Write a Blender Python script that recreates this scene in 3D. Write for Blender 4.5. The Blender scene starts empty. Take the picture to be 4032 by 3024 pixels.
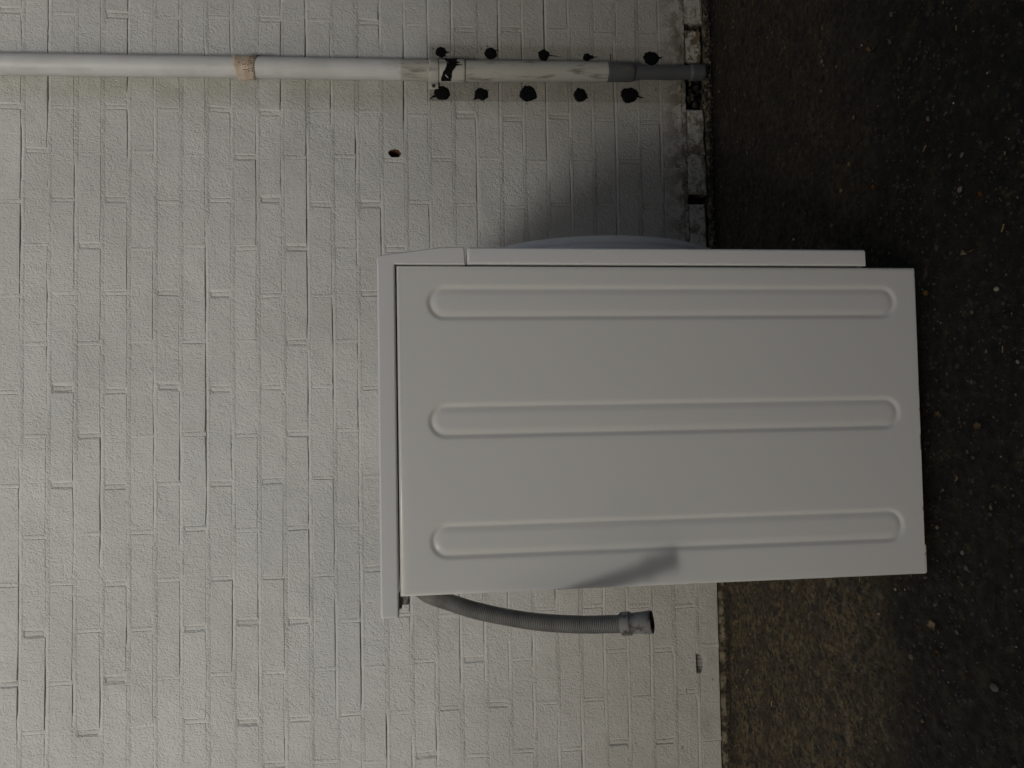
import bpy, bmesh, math, random
import numpy as np
from mathutils import Vector, Matrix, noise

random.seed(7)
rng = np.random.default_rng(7)
S = bpy.context.scene
COL = S.collection

# ------------------------------------------------------------------ camera, sky, sun, exposure
cam_d = bpy.data.cameras.new("camera")
cam_d.sensor_fit = 'HORIZONTAL'
cam_d.sensor_width = 36.0
cam_d.lens = 26.772
cam_d.clip_start = 0.02
cam_d.clip_end = 400
cam = bpy.data.objects.new("camera", cam_d)
COL.objects.link(cam)
# the phone is held on its side: picture right = straight down
cam.matrix_world = Matrix(((-0.01766851, 0.99916492, -0.0368413, 0.0),
                           (-0.11068992, -0.03857526, -0.99310608, 0.0),
                           (-0.99369792, -0.01346874, 0.11127905, 0.78215),
                           (0, 0, 0, 1)))
S.camera = cam

SUN_DIR = Vector((0.51, 1.0, -0.57)).normalized()          # direction the light travels
sun_el = math.asin(-SUN_DIR.z)
sun_rot = math.atan2(-SUN_DIR.x, -SUN_DIR.y)

W = bpy.data.worlds.new("World")
S.world = W
W.use_nodes = True
nt = W.node_tree
nt.nodes.clear()
wo = nt.nodes.new("ShaderNodeOutputWorld")
bg = nt.nodes.new("ShaderNodeBackground")
sky = nt.nodes.new("ShaderNodeTexSky")
sky.sky_type = 'NISHITA'
sky.sun_disc = False
sky.sun_elevation = sun_el
sky.sun_rotation = sun_rot
sky.air_density = 1.0
sky.dust_density = 4.2
sky.ozone_density = 0.9
bg.inputs["Strength"].default_value = 0.050
nt.links.new(sky.outputs[0], bg.inputs[0])
nt.links.new(bg.outputs[0], wo.inputs[0])

sd = bpy.data.lights.new("sun", 'SUN')
sd.energy = 1.5
sd.angle = math.radians(11.5)
sd.color = (1.0, 1.0, 0.945)
sun = bpy.data.objects.new("sun", sd)
COL.objects.link(sun)
sun.rotation_euler = SUN_DIR.to_track_quat('-Z', 'Y').to_euler()
sun.location = (-5, -8, 5)

S.view_settings.view_transform = 'Standard'
S.view_settings.look = 'None'
S.view_settings.gamma = 1.0
S.view_settings.exposure = 0.25
S.view_settings.use_curve_mapping = False

# ------------------------------------------------------------------ helpers
DW, DM = 1.9883, 1.1235          # wall face, machine's near side


def link(name, me, mat=None, parent=None, loc=None):
    o = bpy.data.objects.new(name, me)
    COL.objects.link(o)
    if mat is not None and me is not None and not me.materials:
        for m in (mat if isinstance(mat, (list, tuple)) else [mat]):
            me.materials.append(m)
    if parent is not None:
        o.parent = parent
        o.matrix_parent_inverse = Matrix.Translation(-parent.location)
    if loc is not None:
        o.location = loc
    return o


def empty(name, loc, label, cat, group=None):
    o = bpy.data.objects.new(name, None)
    o.location = loc
    o.empty_display_size = 0.05
    COL.objects.link(o)
    return tag(o, label, cat, group)


def tag(o, label, cat, group=None):
    o['label'] = label
    o['category'] = cat
    if group:
        o['group'] = group
    return o


def from_bm(name, bm, smooth=False):
    me = bpy.data.meshes.new(name)
    bm.normal_update()
    bm.to_mesh(me)
    bm.free()
    if smooth:
        me.polygons.foreach_set("use_smooth", [True] * len(me.polygons))
    return me


def from_np(name, V, F, smooth=False):
    me = bpy.data.meshes.new(name)
    me.from_pydata(V, [], F)
    if smooth:
        me.polygons.foreach_set("use_smooth", [True] * len(me.polygons))
    me.update()
    return me


def wn(o):
    m = o.modifiers.new("weighted_normal", 'WEIGHTED_NORMAL')
    m.mode = 'FACE_AREA'
    m.weight = 100
    m.keep_sharp = True
    o.data.set_sharp_from_angle(angle=math.radians(48))
    return o


def box_bm(bm, x0, x1, y0, y1, z0, z1, bev=0.0, seg=3, skip=None):
    """box into bm; skip(edge_mid) -> True leaves that edge sharp"""
    vs = [bm.verts.new(p) for p in ((x0, y0, z0), (x1, y0, z0), (x1, y1, z0), (x0, y1, z0),
                                    (x0, y0, z1), (x1, y0, z1), (x1, y1, z1), (x0, y1, z1))]
    fs = [bm.faces.new([vs[i] for i in q]) for q in ((3, 2, 1, 0), (4, 5, 6, 7), (0, 1, 5, 4),
                                                     (1, 2, 6, 5), (2, 3, 7, 6), (3, 0, 4, 7))]
    if bev > 0:
        ed = {e for f in fs for e in f.edges}
        if skip:
            ed = {e for e in ed if not skip((e.verts[0].co + e.verts[1].co) / 2)}
        bmesh.ops.bevel(bm, geom=list(ed), offset=bev, segments=seg, profile=0.5, affect='EDGES')


def prism_bm(bm, prof, y0, y1, bev=0.0, seg=3, bevel_pred=None):
    """closed (x, z) outline extruded along y"""
    a = [bm.verts.new((x, y0, z)) for x, z in prof]
    b = [bm.verts.new((x, y1, z)) for x, z in prof]
    n = len(prof)
    fs = [bm.faces.new(a), bm.faces.new(b[::-1])]
    for i in range(n):
        j = (i + 1) % n
        fs.append(bm.faces.new((a[j], a[i], b[i], b[j])))
    bmesh.ops.recalc_face_normals(bm, faces=fs)
    if bev > 0:
        ed = {e for f in fs for e in f.edges}
        if bevel_pred:
            ed = {e for e in ed if bevel_pred(e.verts[0].co, e.verts[1].co)}
        bmesh.ops.bevel(bm, geom=list(ed), offset=bev, segments=seg, profile=0.5, affect='EDGES')


def tube_rings(path, radii, seg=20, close_ends=False):
    """numpy tube: path list of Vectors, radii per ring"""
    V, F = [], []
    n = len(path)
    up = Vector((0, 1, 0.01)).normalized()
    prev = None
    for i, p in enumerate(path):
        t = (path[min(i + 1, n - 1)] - path[max(i - 1, 0)])
        if t.length < 1e-9:
            t = prev_t
        t = t.normalized()
        prev_t = t
        if prev is None:
            u = (up - up.dot(t) * t).normalized()
        else:
            u = (prev - prev.dot(t) * t).normalized()
        prev = u
        w = t.cross(u)
        for k in range(seg):
            a = 2 * math.pi * k / seg
            q = p + (u * math.cos(a) + w * math.sin(a)) * radii[i]
            V.append(q[:])
    for i in range(n - 1):
        for k in range(seg):
            k2 = (k + 1) % seg
            F.append((i * seg + k, i * seg + k2, (i + 1) * seg + k2, (i + 1) * seg + k))
    if close_ends:
        F.append(tuple(range(seg))[::-1])
        F.append(tuple((n - 1) * seg + k for k in range(seg)))
    return V, F


def lathe(profile, axis_o, axis_d, seg=32):
    """profile (distance along axis, radius)"""
    o = Vector(axis_o)
    d = Vector(axis_d).normalized()
    ref = Vector((0, 1, 0)) if abs(d.y) < 0.9 else Vector((1, 0, 0))
    u = (ref - ref.dot(d) * d).normalized()
    w = d.cross(u)
    V, F = [], []
    for t, r in profile:
        for k in range(seg):
            a = 2 * math.pi * k / seg
            V.append((o + d * t + (u * math.cos(a) + w * math.sin(a)) * r)[:])
    for i in range(len(profile) - 1):
        for k in range(seg):
            k2 = (k + 1) % seg
            F.append((i * seg + k, i * seg + k2, (i + 1) * seg + k2, (i + 1) * seg + k))
    return V, F


# ------------------------------------------------------------------ materials
def mat(name, col, rough=0.5, spec=0.5, metal=0.0):
    m = bpy.data.materials.new(name)
    m.use_nodes = True
    b = m.node_tree.nodes["Principled BSDF"]
    b.inputs["Base Color"].default_value = (*col, 1)
    b.inputs["Roughness"].default_value = rough
    b.inputs["Metallic"].default_value = metal
    b.inputs["Specular IOR Level"].default_value = spec
    return m


class N:
    """tiny node helper"""
    def __init__(s, m):
        s.t = m.node_tree
        s.b = s.t.nodes["Principled BSDF"]
        s.pos = s.t.nodes.new("ShaderNodeNewGeometry").outputs["Position"]

    def new(s, k):
        return s.t.nodes.new(k)

    def ln(s, a, b):
        s.t.links.new(a, b)

    def noise(s, scale, detail=3, rough=0.55, vec=None, dist=0.0):
        n = s.new("ShaderNodeTexNoise")
        n.inputs["Scale"].default_value = scale
        n.inputs["Detail"].default_value = detail
        n.inputs["Roughness"].default_value = rough
        n.inputs["Distortion"].default_value = dist
        s.ln(vec or s.pos, n.inputs["Vector"])
        return n.outputs[0]

    def voro(s, scale, feature='F1', out="Distance", vec=None, rand=1.0):
        n = s.new("ShaderNodeTexVoronoi")
        n.feature = feature
        n.inputs["Scale"].default_value = scale
        n.inputs["Randomness"].default_value = rand
        s.ln(vec or s.pos, n.inputs["Vector"])
        return n.outputs[out]

    def ramp(s, v, a, b, lo=0.0, hi=1.0):
        n = s.new("ShaderNodeMapRange")
        n.interpolation_type = 'SMOOTHSTEP'
        n.inputs["From Min"].default_value = a
        n.inputs["From Max"].default_value = b
        n.inputs["To Min"].default_value = lo
        n.inputs["To Max"].default_value = hi
        s.ln(v, n.inputs["Value"])
        return n.outputs[0]

    def math(s, op, a, b=None):
        n = s.new("ShaderNodeMath")
        n.operation = op
        for i, v in enumerate((a, b)):
            if v is None:
                continue
            if isinstance(v, (int, float)):
                n.inputs[i].default_value = v
            else:
                s.ln(v, n.inputs[i])
        return n.outputs[0]

    def mix(s, f, a, b, mode='MIX'):
        n = s.new("ShaderNodeMix")
        n.data_type = 'RGBA'
        n.blend_type = mode
        if isinstance(f, (int, float)):
            n.inputs[0].default_value = f
        else:
            s.ln(f, n.inputs[0])
        for i, v in ((6, a), (7, b)):
            if isinstance(v, tuple):
                n.inputs[i].default_value = (*v, 1)
            else:
                s.ln(v, n.inputs[i])
        return n.outputs[2]

    def sep(s):
        n = s.new("ShaderNodeSeparateXYZ")
        s.ln(s.pos, n.inputs[0])
        return n.outputs

    def scaled(s, x, y, z):
        n = s.new("ShaderNodeMapping")
        n.inputs["Scale"].default_value = (x, y, z)
        s.ln(s.pos, n.inputs["Vector"])
        return n.outputs[0]

    def bump(s, h, dist, strength=1.0, normal=None):
        n = s.new("ShaderNodeBump")
        n.inputs["Strength"].default_value = strength
        n.inputs["Distance"].default_value = dist
        s.ln(h, n.inputs["Height"])
        if normal is not None:
            s.ln(normal, n.inputs["Normal"])
        return n.outputs[0]


def wall_paint(name, joint=False):
    m = mat(name, (0.6, 0.6, 0.58), 0.62, 0.35)
    n = N(m)
    x, y, z = n.sep()
    mott = n.noise(3.2, 4, 0.6)
    c = n.mix(n.ramp(mott, 0.35, 0.68), (0.545, 0.54, 0.52), (0.615, 0.61, 0.59))
    cool = n.noise(1.7, 3, 0.5, vec=n.scaled(1, 1, 1.3))
    c = n.mix(n.ramp(cool, 0.48, 0.70, 0, 0.45), c, (0.52, 0.535, 0.53))
    oi = n.new("ShaderNodeObjectInfo")
    c = n.mix(n.ramp(oi.outputs["Random"], 0.0, 1.0, 0.0, 0.22 if not joint else 0.0), c, (0.47, 0.465, 0.445))
    # fine dark pits caught in the roughcast, thicker towards the splash zone
    pit = n.noise(330, 2, 0.6, vec=n.scaled(1.0, 1.0, 0.8))
    patch = n.noise(9, 3, 0.6)
    low = n.ramp(z, 0.1, 0.95, 1.0, 0.30)
    pm = n.math('MULTIPLY', n.ramp(pit, 0.60, 0.72), n.math('MULTIPLY', n.ramp(patch, 0.36, 0.62, 0.25, 1.0), low))
    c = n.mix(n.math('MULTIPLY', pm, 0.62), c, (0.16, 0.15, 0.13))
    # grey smudges rubbed on to the joints
    smud = n.noise(24, 3, 0.65)
    c = n.mix(n.ramp(smud, 0.64, 0.82, 0, 0.25), c, (0.33, 0.34, 0.335))
    # greenish film left of the downpipe (old run-off)
    band = n.math('MULTIPLY', n.ramp(x, 0.765, 0.84), n.ramp(x, 0.875, 0.90, 1, 0))
    c = n.mix(n.math('MULTIPLY', band, n.ramp(n.noise(14, 3), 0.25, 0.65, 0.15, 0.60)), c, (0.36, 0.35, 0.275))
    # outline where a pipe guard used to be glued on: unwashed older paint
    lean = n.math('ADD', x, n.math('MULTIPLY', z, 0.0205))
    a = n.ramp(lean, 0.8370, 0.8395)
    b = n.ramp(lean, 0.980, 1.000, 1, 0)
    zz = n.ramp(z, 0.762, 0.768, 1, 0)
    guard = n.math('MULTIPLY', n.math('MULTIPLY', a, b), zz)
    # soft lamp shadow beside the guard outline, painted into the wall colour
    painted_shadow = n.math('MULTIPLY', n.math('MULTIPLY', n.ramp(lean, 0.93, 0.96), n.ramp(n.math('ADD', lean, n.math('MULTIPLY', n.noise(9, 3, 0.6), 0.12)), 1.02, 1.13, 1, 0)), n.ramp(z, 0.72, 0.82, 1, 0))
    c = n.mix(n.math('MULTIPLY', painted_shadow, 0.50), c, (0.25, 0.245, 0.23))
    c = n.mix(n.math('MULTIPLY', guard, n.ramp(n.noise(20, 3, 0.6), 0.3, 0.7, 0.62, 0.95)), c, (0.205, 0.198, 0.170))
    # grey-brown grubbiness of the splash zone, uneven; partly the wall's shading painted in
    sz = n.math('ADD', z, n.math('MULTIPLY', n.noise(4.5, 4, 0.6), 0.55))
    sz = n.math('SUBTRACT', sz, n.ramp(x, 0.25, 1.0, 0.0, 0.22))  # reaches higher on the right, where weaker light is painted in
    c = n.mix(n.ramp(sz, 0.30, 1.20, 0.68, 0.0), c, (0.36, 0.335, 0.285))
    foot = n.math('MULTIPLY', n.ramp(z, 0.06, 0.17, 1, 0), n.ramp(x, 0.30, 0.55))
    c = n.mix(n.math('MULTIPLY', foot, n.ramp(n.noise(30, 5, 0.72), 0.40, 0.58, 0.0, 0.9)), c, (0.12, 0.09, 0.055))
    # rust specks near the ground
    rs = n.noise(38, 2, 0.5)
    c = n.mix(n.math('MULTIPLY', n.ramp(rs, 0.70, 0.745), n.ramp(z, 0.05, 0.42, 0.8, 0.0)), c, (0.19, 0.10, 0.055))
    gr = n.noise(16, 4, 0.65)
    c = n.mix(n.math('MULTIPLY', n.ramp(gr, 0.45, 0.75), n.ramp(z, 0.02, 0.30, 0.55, 0.0)), c, (0.30, 0.275, 0.225))
    if joint:
        jn = n.noise(30, 3, 0.6)
        at = n.new("ShaderNodeAttribute")
        at.attribute_name = "grime"
        c = n.mix(n.math('MULTIPLY', at.outputs["Fac"], n.ramp(jn, 0.3, 0.6, 0.55, 1.0)), c, (0.085, 0.078, 0.066))
    n.ln(c, n.b.inputs["Base Color"])
    v1 = n.scaled(1.0, 1.0, 0.80)
    pits = n.ramp(n.noise(240, 2, 0.5, vec=v1), 0.30, 0.50)
    rough_ = n.noise(120, 5, 0.62, vec=v1)
    h1 = n.math('ADD', n.math('MULTIPLY', pits, 0.30), rough_)
    h2 = n.noise(15, 3, 0.5)
    nb = n.bump(h2, 0.030, 0.18)
    nb = n.bump(h1, 0.0055, 0.50, nb)
    n.ln(nb, n.b.inputs["Normal"])
    return m


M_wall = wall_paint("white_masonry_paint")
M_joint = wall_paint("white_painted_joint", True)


def old_brick(name, painted):
    m = mat(name, (0.3, 0.25, 0.18), 0.8, 0.2)
    n = N(m)
    c = n.mix(n.noise(30, 4, 0.6), (0.11, 0.075, 0.043), (0.24, 0.19, 0.115))
    pe = n.noise(24, 4, 0.62)
    c = n.mix(n.ramp(pe, 0.60 - painted * 0.32, 0.63 - painted * 0.32), c, (0.42, 0.405, 0.355))
    cr = n.voro(26, 'DISTANCE_TO_EDGE')
    c = n.mix(n.math('MULTIPLY', n.ramp(cr, 0.0, 0.022, 0.9, 0.0), n.ramp(n.noise(9, 2), 0.42, 0.6)), c, (0.09, 0.05, 0.025))
    sp = n.noise(90, 3, 0.6)
    c = n.mix(n.ramp(sp, 0.52, 0.68, 0, 0.7), c, (0.10, 0.075, 0.045))
    st = n.noise(19, 4, 0.65)
    c = n.mix(n.ramp(st, 0.50, 0.64, 0, 0.75), c, (0.085, 0.06, 0.035))
    n.ln(c, n.b.inputs["Base Color"])
    n.ln(n.bump(n.noise(70, 4, 0.6), 0.006, 0.9), n.b.inputs["Normal"])
    return m


M_oldp = old_brick("flaking_paint_brick", 1.0)
M_oldb = old_brick("bare_brick", 0.45)
M_dark = mat("black_wall_core", (0.022, 0.018, 0.013), 0.9, 0.2)  # near-black core seen through gaps between the bricks
nd = N(M_dark)
nd.ln(nd.mix(nd.ramp(nd.noise(60, 4, 0.65), 0.5, 0.75), (0.016, 0.013, 0.010), (0.085, 0.066, 0.042)), nd.b.inputs["Base Color"])
nd.ln(nd.bump(nd.noise(110, 3, 0.6), 0.006, 1.0), nd.b.inputs["Normal"])
M_red = mat("red_brick_core", (0.17, 0.085, 0.055), 0.9, 0.1)
M_crumb = mat("crumbled_mortar", (0.22, 0.175, 0.115), 0.9, 0.1)
nc = N(M_crumb)
nc.ln(nc.mix(nc.ramp(nc.noise(42, 4, 0.65), 0.38, 0.62), (0.04, 0.033, 0.023), (0.19, 0.16, 0.11)), nc.b.inputs["Base Color"])
nc.ln(nc.bump(nc.noise(150, 4, 0.65), 0.005, 1.0), nc.b.inputs["Normal"])


def enamel(name, col, rough, dust=0.5):
    m = mat(name, col, rough, 0.5)
    n = N(m)
    d = n.noise(2.2, 2, 0.4, vec=n.scaled(1, 1, 0.6))
    c = n.mix(n.ramp(d, 0.20, 0.90, 0, dust * 0.16), col, tuple(v * 0.86 for v in (col[0], col[1], col[2] * 0.97)))
    x, y, z = n.sep()
    # scuffs and grime on the lowest centimetres
    g = n.math('MULTIPLY', n.ramp(z, 0.0095, 0.0125, 1, 0), n.ramp(n.noise(23, 4, 0.7, vec=n.scaled(1, 1, 0.3)), 0.50, 0.60))
    c = n.mix(n.math('MULTIPLY', g, 0.85), c, (0.07, 0.045, 0.03))
    n.ln(c, n.b.inputs["Base Color"])
    n.ln(n.ramp(n.noise(14, 4, 0.6), 0.3, 0.7, rough * 0.85, rough * 1.25), n.b.inputs["Roughness"])
    n.ln(n.bump(n.noise(3.0, 2, 0.5), 0.02, 0.10), n.b.inputs["Normal"])
    return m


M_enam = enamel("white_enamel", (0.84, 0.84, 0.805), 0.18)
M_plas = enamel("white_plastic", (0.85, 0.85, 0.835), 0.14, 0.2)
M_door = enamel("pale_door_plastic", (0.83, 0.80, 0.745), 0.3, 0.3)
M_shell = mat("galvanised_shell", (0.30, 0.30, 0.30), 0.5, 0.5, 0.3)
M_shadowgap = mat("dark_plastic", (0.03, 0.03, 0.03), 0.6)
M_hose = mat("grey_hose_plastic", (0.125, 0.122, 0.115), 0.42, 0.45)
nh = N(M_hose)
nh.ln(nh.mix(nh.ramp(nh.noise(40, 3), 0.4, 0.7), (0.235, 0.232, 0.22), (0.18, 0.175, 0.162)), nh.b.inputs["Base Color"])
M_cuff = mat("grey_rubber_cuff", (0.16, 0.155, 0.145), 0.6, 0.35)
ncf = N(M_cuff)
ncf.ln(ncf.mix(ncf.ramp(ncf.noise(62, 4, 0.6), 0.50, 0.66), (0.275, 0.272, 0.262), (0.09, 0.08, 0.066)), ncf.b.inputs["Base Color"])

# pipe
M_pipe = mat("white_pipe_plastic", (0.62, 0.61, 0.57), 0.47, 0.4)
np_ = N(M_pipe)
px, py, pz = np_.sep()
cpp = np_.mix(np_.ramp(np_.noise(11, 3), 0.35, 0.7), (0.60, 0.60, 0.585), (0.53, 0.525, 0.50))
lowp = np_.ramp(pz, 0.833, 0.841, 1, 0)  # dirtier lower pipe, its sharp top step a painted shadow edge
cpp = np_.mix(np_.math('MULTIPLY', lowp, 0.75), cpp, (0.40, 0.375, 0.31))
strk = np_.noise(34, 4, 0.62, vec=np_.scaled(1.6, 1.6, 0.30))
cpp = np_.mix(np_.math('MULTIPLY', np_.ramp(strk, 0.52, 0.68), np_.ramp(pz, 0.80, 0.90, 0.80, 0.10)), cpp, (0.15, 0.135, 0.11))
scf = np_.noise(52, 4, 0.7, vec=np_.scaled(1, 1, 0.55))
cpp = np_.mix(np_.ramp(scf, 0.66, 0.74, 0, 0.6), cpp, (0.27, 0.255, 0.21))
np_.ln(cpp, np_.b.inputs["Base Color"])
np_.ln(np_.bump(np_.noise(45, 3), 0.002, 0.3), np_.b.inputs["Normal"])
M_gpipe = mat("dark_grey_pipe", (0.085, 0.088, 0.09), 0.45, 0.4)
ng = N(M_gpipe)
cg = ng.mix(ng.noise(22, 3), (0.075, 0.078, 0.08), (0.11, 0.112, 0.112))
sg = ng.noise(30, 4, 0.6, vec=ng.scaled(1.5, 1.5, 0.22))
ng.ln(ng.mix(ng.ramp(sg, 0.60, 0.70, 0, 0.6), cg, (0.21, 0.17, 0.11)), ng.b.inputs["Base Color"])
M_tar = mat("black_glue", (0.005, 0.005, 0.0055), 0.8, 0.12)
nt_ = N(M_tar)
nt_.ln(nt_.bump(nt_.noise(190, 4, 0.65), 0.004, 1.0), nt_.b.inputs["Normal"])
M_tape = mat("brown_paper_tape", (0.50, 0.39, 0.27), 0.4, 0.45)
ntp = N(M_tape)
ctp = ntp.mix(ntp.ramp(ntp.noise(60, 3), 0.35, 0.7), (0.56, 0.46, 0.36), (0.47, 0.37, 0.275))
ntp.ln(ctp, ntp.b.inputs["Base Color"])
M_ink = mat("brown_print_ink", (0.20, 0.125, 0.075), 0.6, 0.3)
M_screw = mat("rusty_screw", (0.07, 0.055, 0.045), 0.5, 0.5, 0.4)
M_redmark = mat("red_paint_mark", (0.16, 0.015, 0.010), 0.6, 0.3)

# ground
M_ground = mat("dirty_concrete", (0.06, 0.05, 0.04), 0.75, 0.3)
g = N(M_ground)
gx, gy, gz = g.sep()
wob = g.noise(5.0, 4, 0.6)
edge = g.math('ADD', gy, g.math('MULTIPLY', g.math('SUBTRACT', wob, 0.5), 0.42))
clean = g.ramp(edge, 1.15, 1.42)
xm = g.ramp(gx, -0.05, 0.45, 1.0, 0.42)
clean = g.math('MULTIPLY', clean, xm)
d1 = g.noise(120, 4, 0.65)
dirt = g.mix(g.ramp(d1, 0.35, 0.72), (0.0032, 0.0027, 0.0018), (0.020, 0.0152, 0.0082))
d2 = g.noise(40, 4, 0.7)
dirt = g.mix(g.ramp(d2, 0.56, 0.70, 0, 0.75), dirt, (0.075, 0.058, 0.026))
con = g.mix(g.ramp(g.noise(75, 4, 0.65), 0.35, 0.68), (0.040, 0.028, 0.014), (0.185, 0.138, 0.075))
con = g.mix(g.ramp(g.noise(13, 5, 0.7), 0.42, 0.60, 0, 0.72), con, (0.040, 0.029, 0.016))
# exposed dark aggregate
ag = g.voro(105, 'F1', vec=g.scaled(1.0, 0.85, 1.0))
sel = g.voro(105, 'F1', "Color", vec=g.scaled(1.0, 0.85, 1.0))
ss = g.new("ShaderNodeSeparateColor")
g.ln(sel, ss.inputs[0])
agm = g.math('MULTIPLY', g.ramp(ag, 0.30, 0.42, 1, 0), g.ramp(ss.outputs[0], 0.50, 0.56))
con = g.mix(g.math('MULTIPLY', agm, 0.9), con, (0.016, 0.0145, 0.013))
ag2 = g.voro(46, 'F1', vec=g.scaled(1.0, 0.85, 1.0))
sel2 = g.voro(46, 'F1', "Color", vec=g.scaled(1.0, 0.85, 1.0))
ss2 = g.new("ShaderNodeSeparateColor")
g.ln(sel2, ss2.inputs[0])
agm2 = g.math('MULTIPLY', g.ramp(ag2, 0.36, 0.44, 1, 0), g.ramp(ss2.outputs[1], 0.78, 0.82))
con = g.mix(g.math('MULTIPLY', agm2, 0.9), con, (0.018, 0.019, 0.018))
# lighter sandy patches where the clean and the dirty ground meet
mid = g.math('MULTIPLY', g.ramp(edge, 1.12, 1.28), g.ramp(edge, 1.36, 1.60, 1, 0))
lp = g.math('MULTIPLY', mid, g.math('MULTIPLY', g.ramp(g.noise(28, 4, 0.7), 0.52, 0.68), xm))
con = g.mix(g.math('MULTIPLY', lp, 0.85), con, (0.21, 0.165, 0.11))
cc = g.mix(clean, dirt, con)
dag = g.math('MULTIPLY', g.ramp(ag, 0.25, 0.36, 1, 0), g.ramp(ss.outputs[1], 0.80, 0.84))
cc = g.mix(g.math('MULTIPLY', dag, g.ramp(clean, 0, 1, 0.75, 0.15)), cc, (0.085, 0.072, 0.05))
moss = g.ramp(g.noise(17, 5, 0.7), 0.50, 0.66, 0, 0.55)
cc = g.mix(moss, cc, (0.034, 0.031, 0.013))
# black line at the foot of the wall, stronger to the right
foot_line = g.math('MULTIPLY', g.ramp(g.math('ADD', gy, g.math('MULTIPLY', wob, 0.06)), 1.945, 2.000), g.ramp(gx, 0.1, 0.5, 0.35, 1.0))
cc = g.mix(g.math('MULTIPLY', foot_line, 0.85), cc, (0.010, 0.0085, 0.0065))
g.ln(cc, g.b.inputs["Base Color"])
hb = g.noise(85, 5, 0.68)
nb = g.bump(hb, 0.014, 1.0)
nb = g.bump(agm, 0.0016, 0.7, nb)
g.ln(nb, g.b.inputs["Normal"])
g.ln(g.ramp(g.noise(60, 3), 0.35, 0.7, 0.55, 0.95), g.b.inputs["Roughness"])

M_grit = mat("grit", (0.2, 0.17, 0.12), 0.7, 0.4)
ngt = N(M_grit)
at = ngt.new("ShaderNodeAttribute")
at.attribute_name = "tint"
ngt.ln(at.outputs["Color"], ngt.b.inputs["Base Color"])
M_leafy = mat("dead_leaf_ochre", (0.20, 0.125, 0.025), 0.6, 0.3)
M_leafo = mat("dead_leaf_orange", (0.22, 0.095, 0.022), 0.6, 0.3)
M_leaft = mat("dead_leaf_tan", (0.20, 0.145, 0.075), 0.7, 0.3)
M_chip = mat("pale_wood_chip", (0.36, 0.285, 0.17), 0.75, 0.3)
M_pink = mat("pinkish_pebble", (0.15, 0.115, 0.095), 0.6, 0.4)
M_stone = mat("grey_pebble", (0.075, 0.075, 0.072), 0.6, 0.4)
M_cream = mat("cream_pebble", (0.26, 0.225, 0.165), 0.6, 0.4)

# ------------------------------------------------------------------ ground
def axis(lo, hi, step, far):
    mid_ = np.arange(lo, hi + 1e-6, step)
    out = []
    d, s_ = 0.0, step
    while d < far:
        s_ *= 1.6
        d += s_
        out.append(d)
    out = np.array(out)
    return np.concatenate([(lo - out)[::-1], mid_, hi + out])


gxs = axis(-1.35, 1.5, 0.0065, 70)
gys = axis(0.55, 2.03, 0.0065, 70)
gV = []
for yy in gys:
    for xx in gxs:
        zz = 0.0
        if -1.4 < xx < 1.55 and 0.5 < yy < 2.06:
            zz = 0.0026 * noise.noise((xx * 9, yy * 9, 1.3)) + 0.0030 * noise.noise((xx * 45, yy * 45, 4.0)) - 0.0018
            zz -= 0.004 * max(0.0, (yy - 1.955) / 0.03) if 1.955 < yy < 1.985 else 0
        gV.append((xx, yy, zz))
nx, ny = len(gxs), len(gys)
gF = [(j * nx + i, j * nx + i + 1, (j + 1) * nx + i + 1, (j + 1) * nx + i) for j in range(ny - 1) for i in range(nx - 1)]
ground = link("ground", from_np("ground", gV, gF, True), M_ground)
ground['kind'] = 'structure'

# ------------------------------------------------------------------ added gabled block, out of frame, shaped to dim the sun gradually
bmo = bmesh.new()
BLOCKER_Y = -11.0
prism_bm(bmo, [(-13, -0.1), (9, -0.1), (9, 4.30), (-2, 10.90), (-13, 4.30)], BLOCKER_Y - 8, BLOCKER_Y)
M_blocker = mat("sun_blocker_brown", (0.16, 0.12, 0.09), 0.85, 0.2)
blocker = link("sun_blocker", from_bm("sun_blocker", bmo), M_blocker)
blocker['kind'] = 'structure'

# ------------------------------------------------------------------ brick wall
wall = empty("brick_wall", (0, DW + 0.02, 0), "brick wall painted white, with thick rough paint, standing on the dark ground", "wall")
Z0, CR, PER, X0 = 0.95853, 0.06283, 0.23723, 0.6681
JH, JV = 0.0105, 0.0100

core = bmesh.new()
box_bm(core, -3.2, 3.4, DW + 0.075, DW + 0.28, -0.15, 2.55)
link("core", from_bm("core", core), M_dark, wall)


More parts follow.
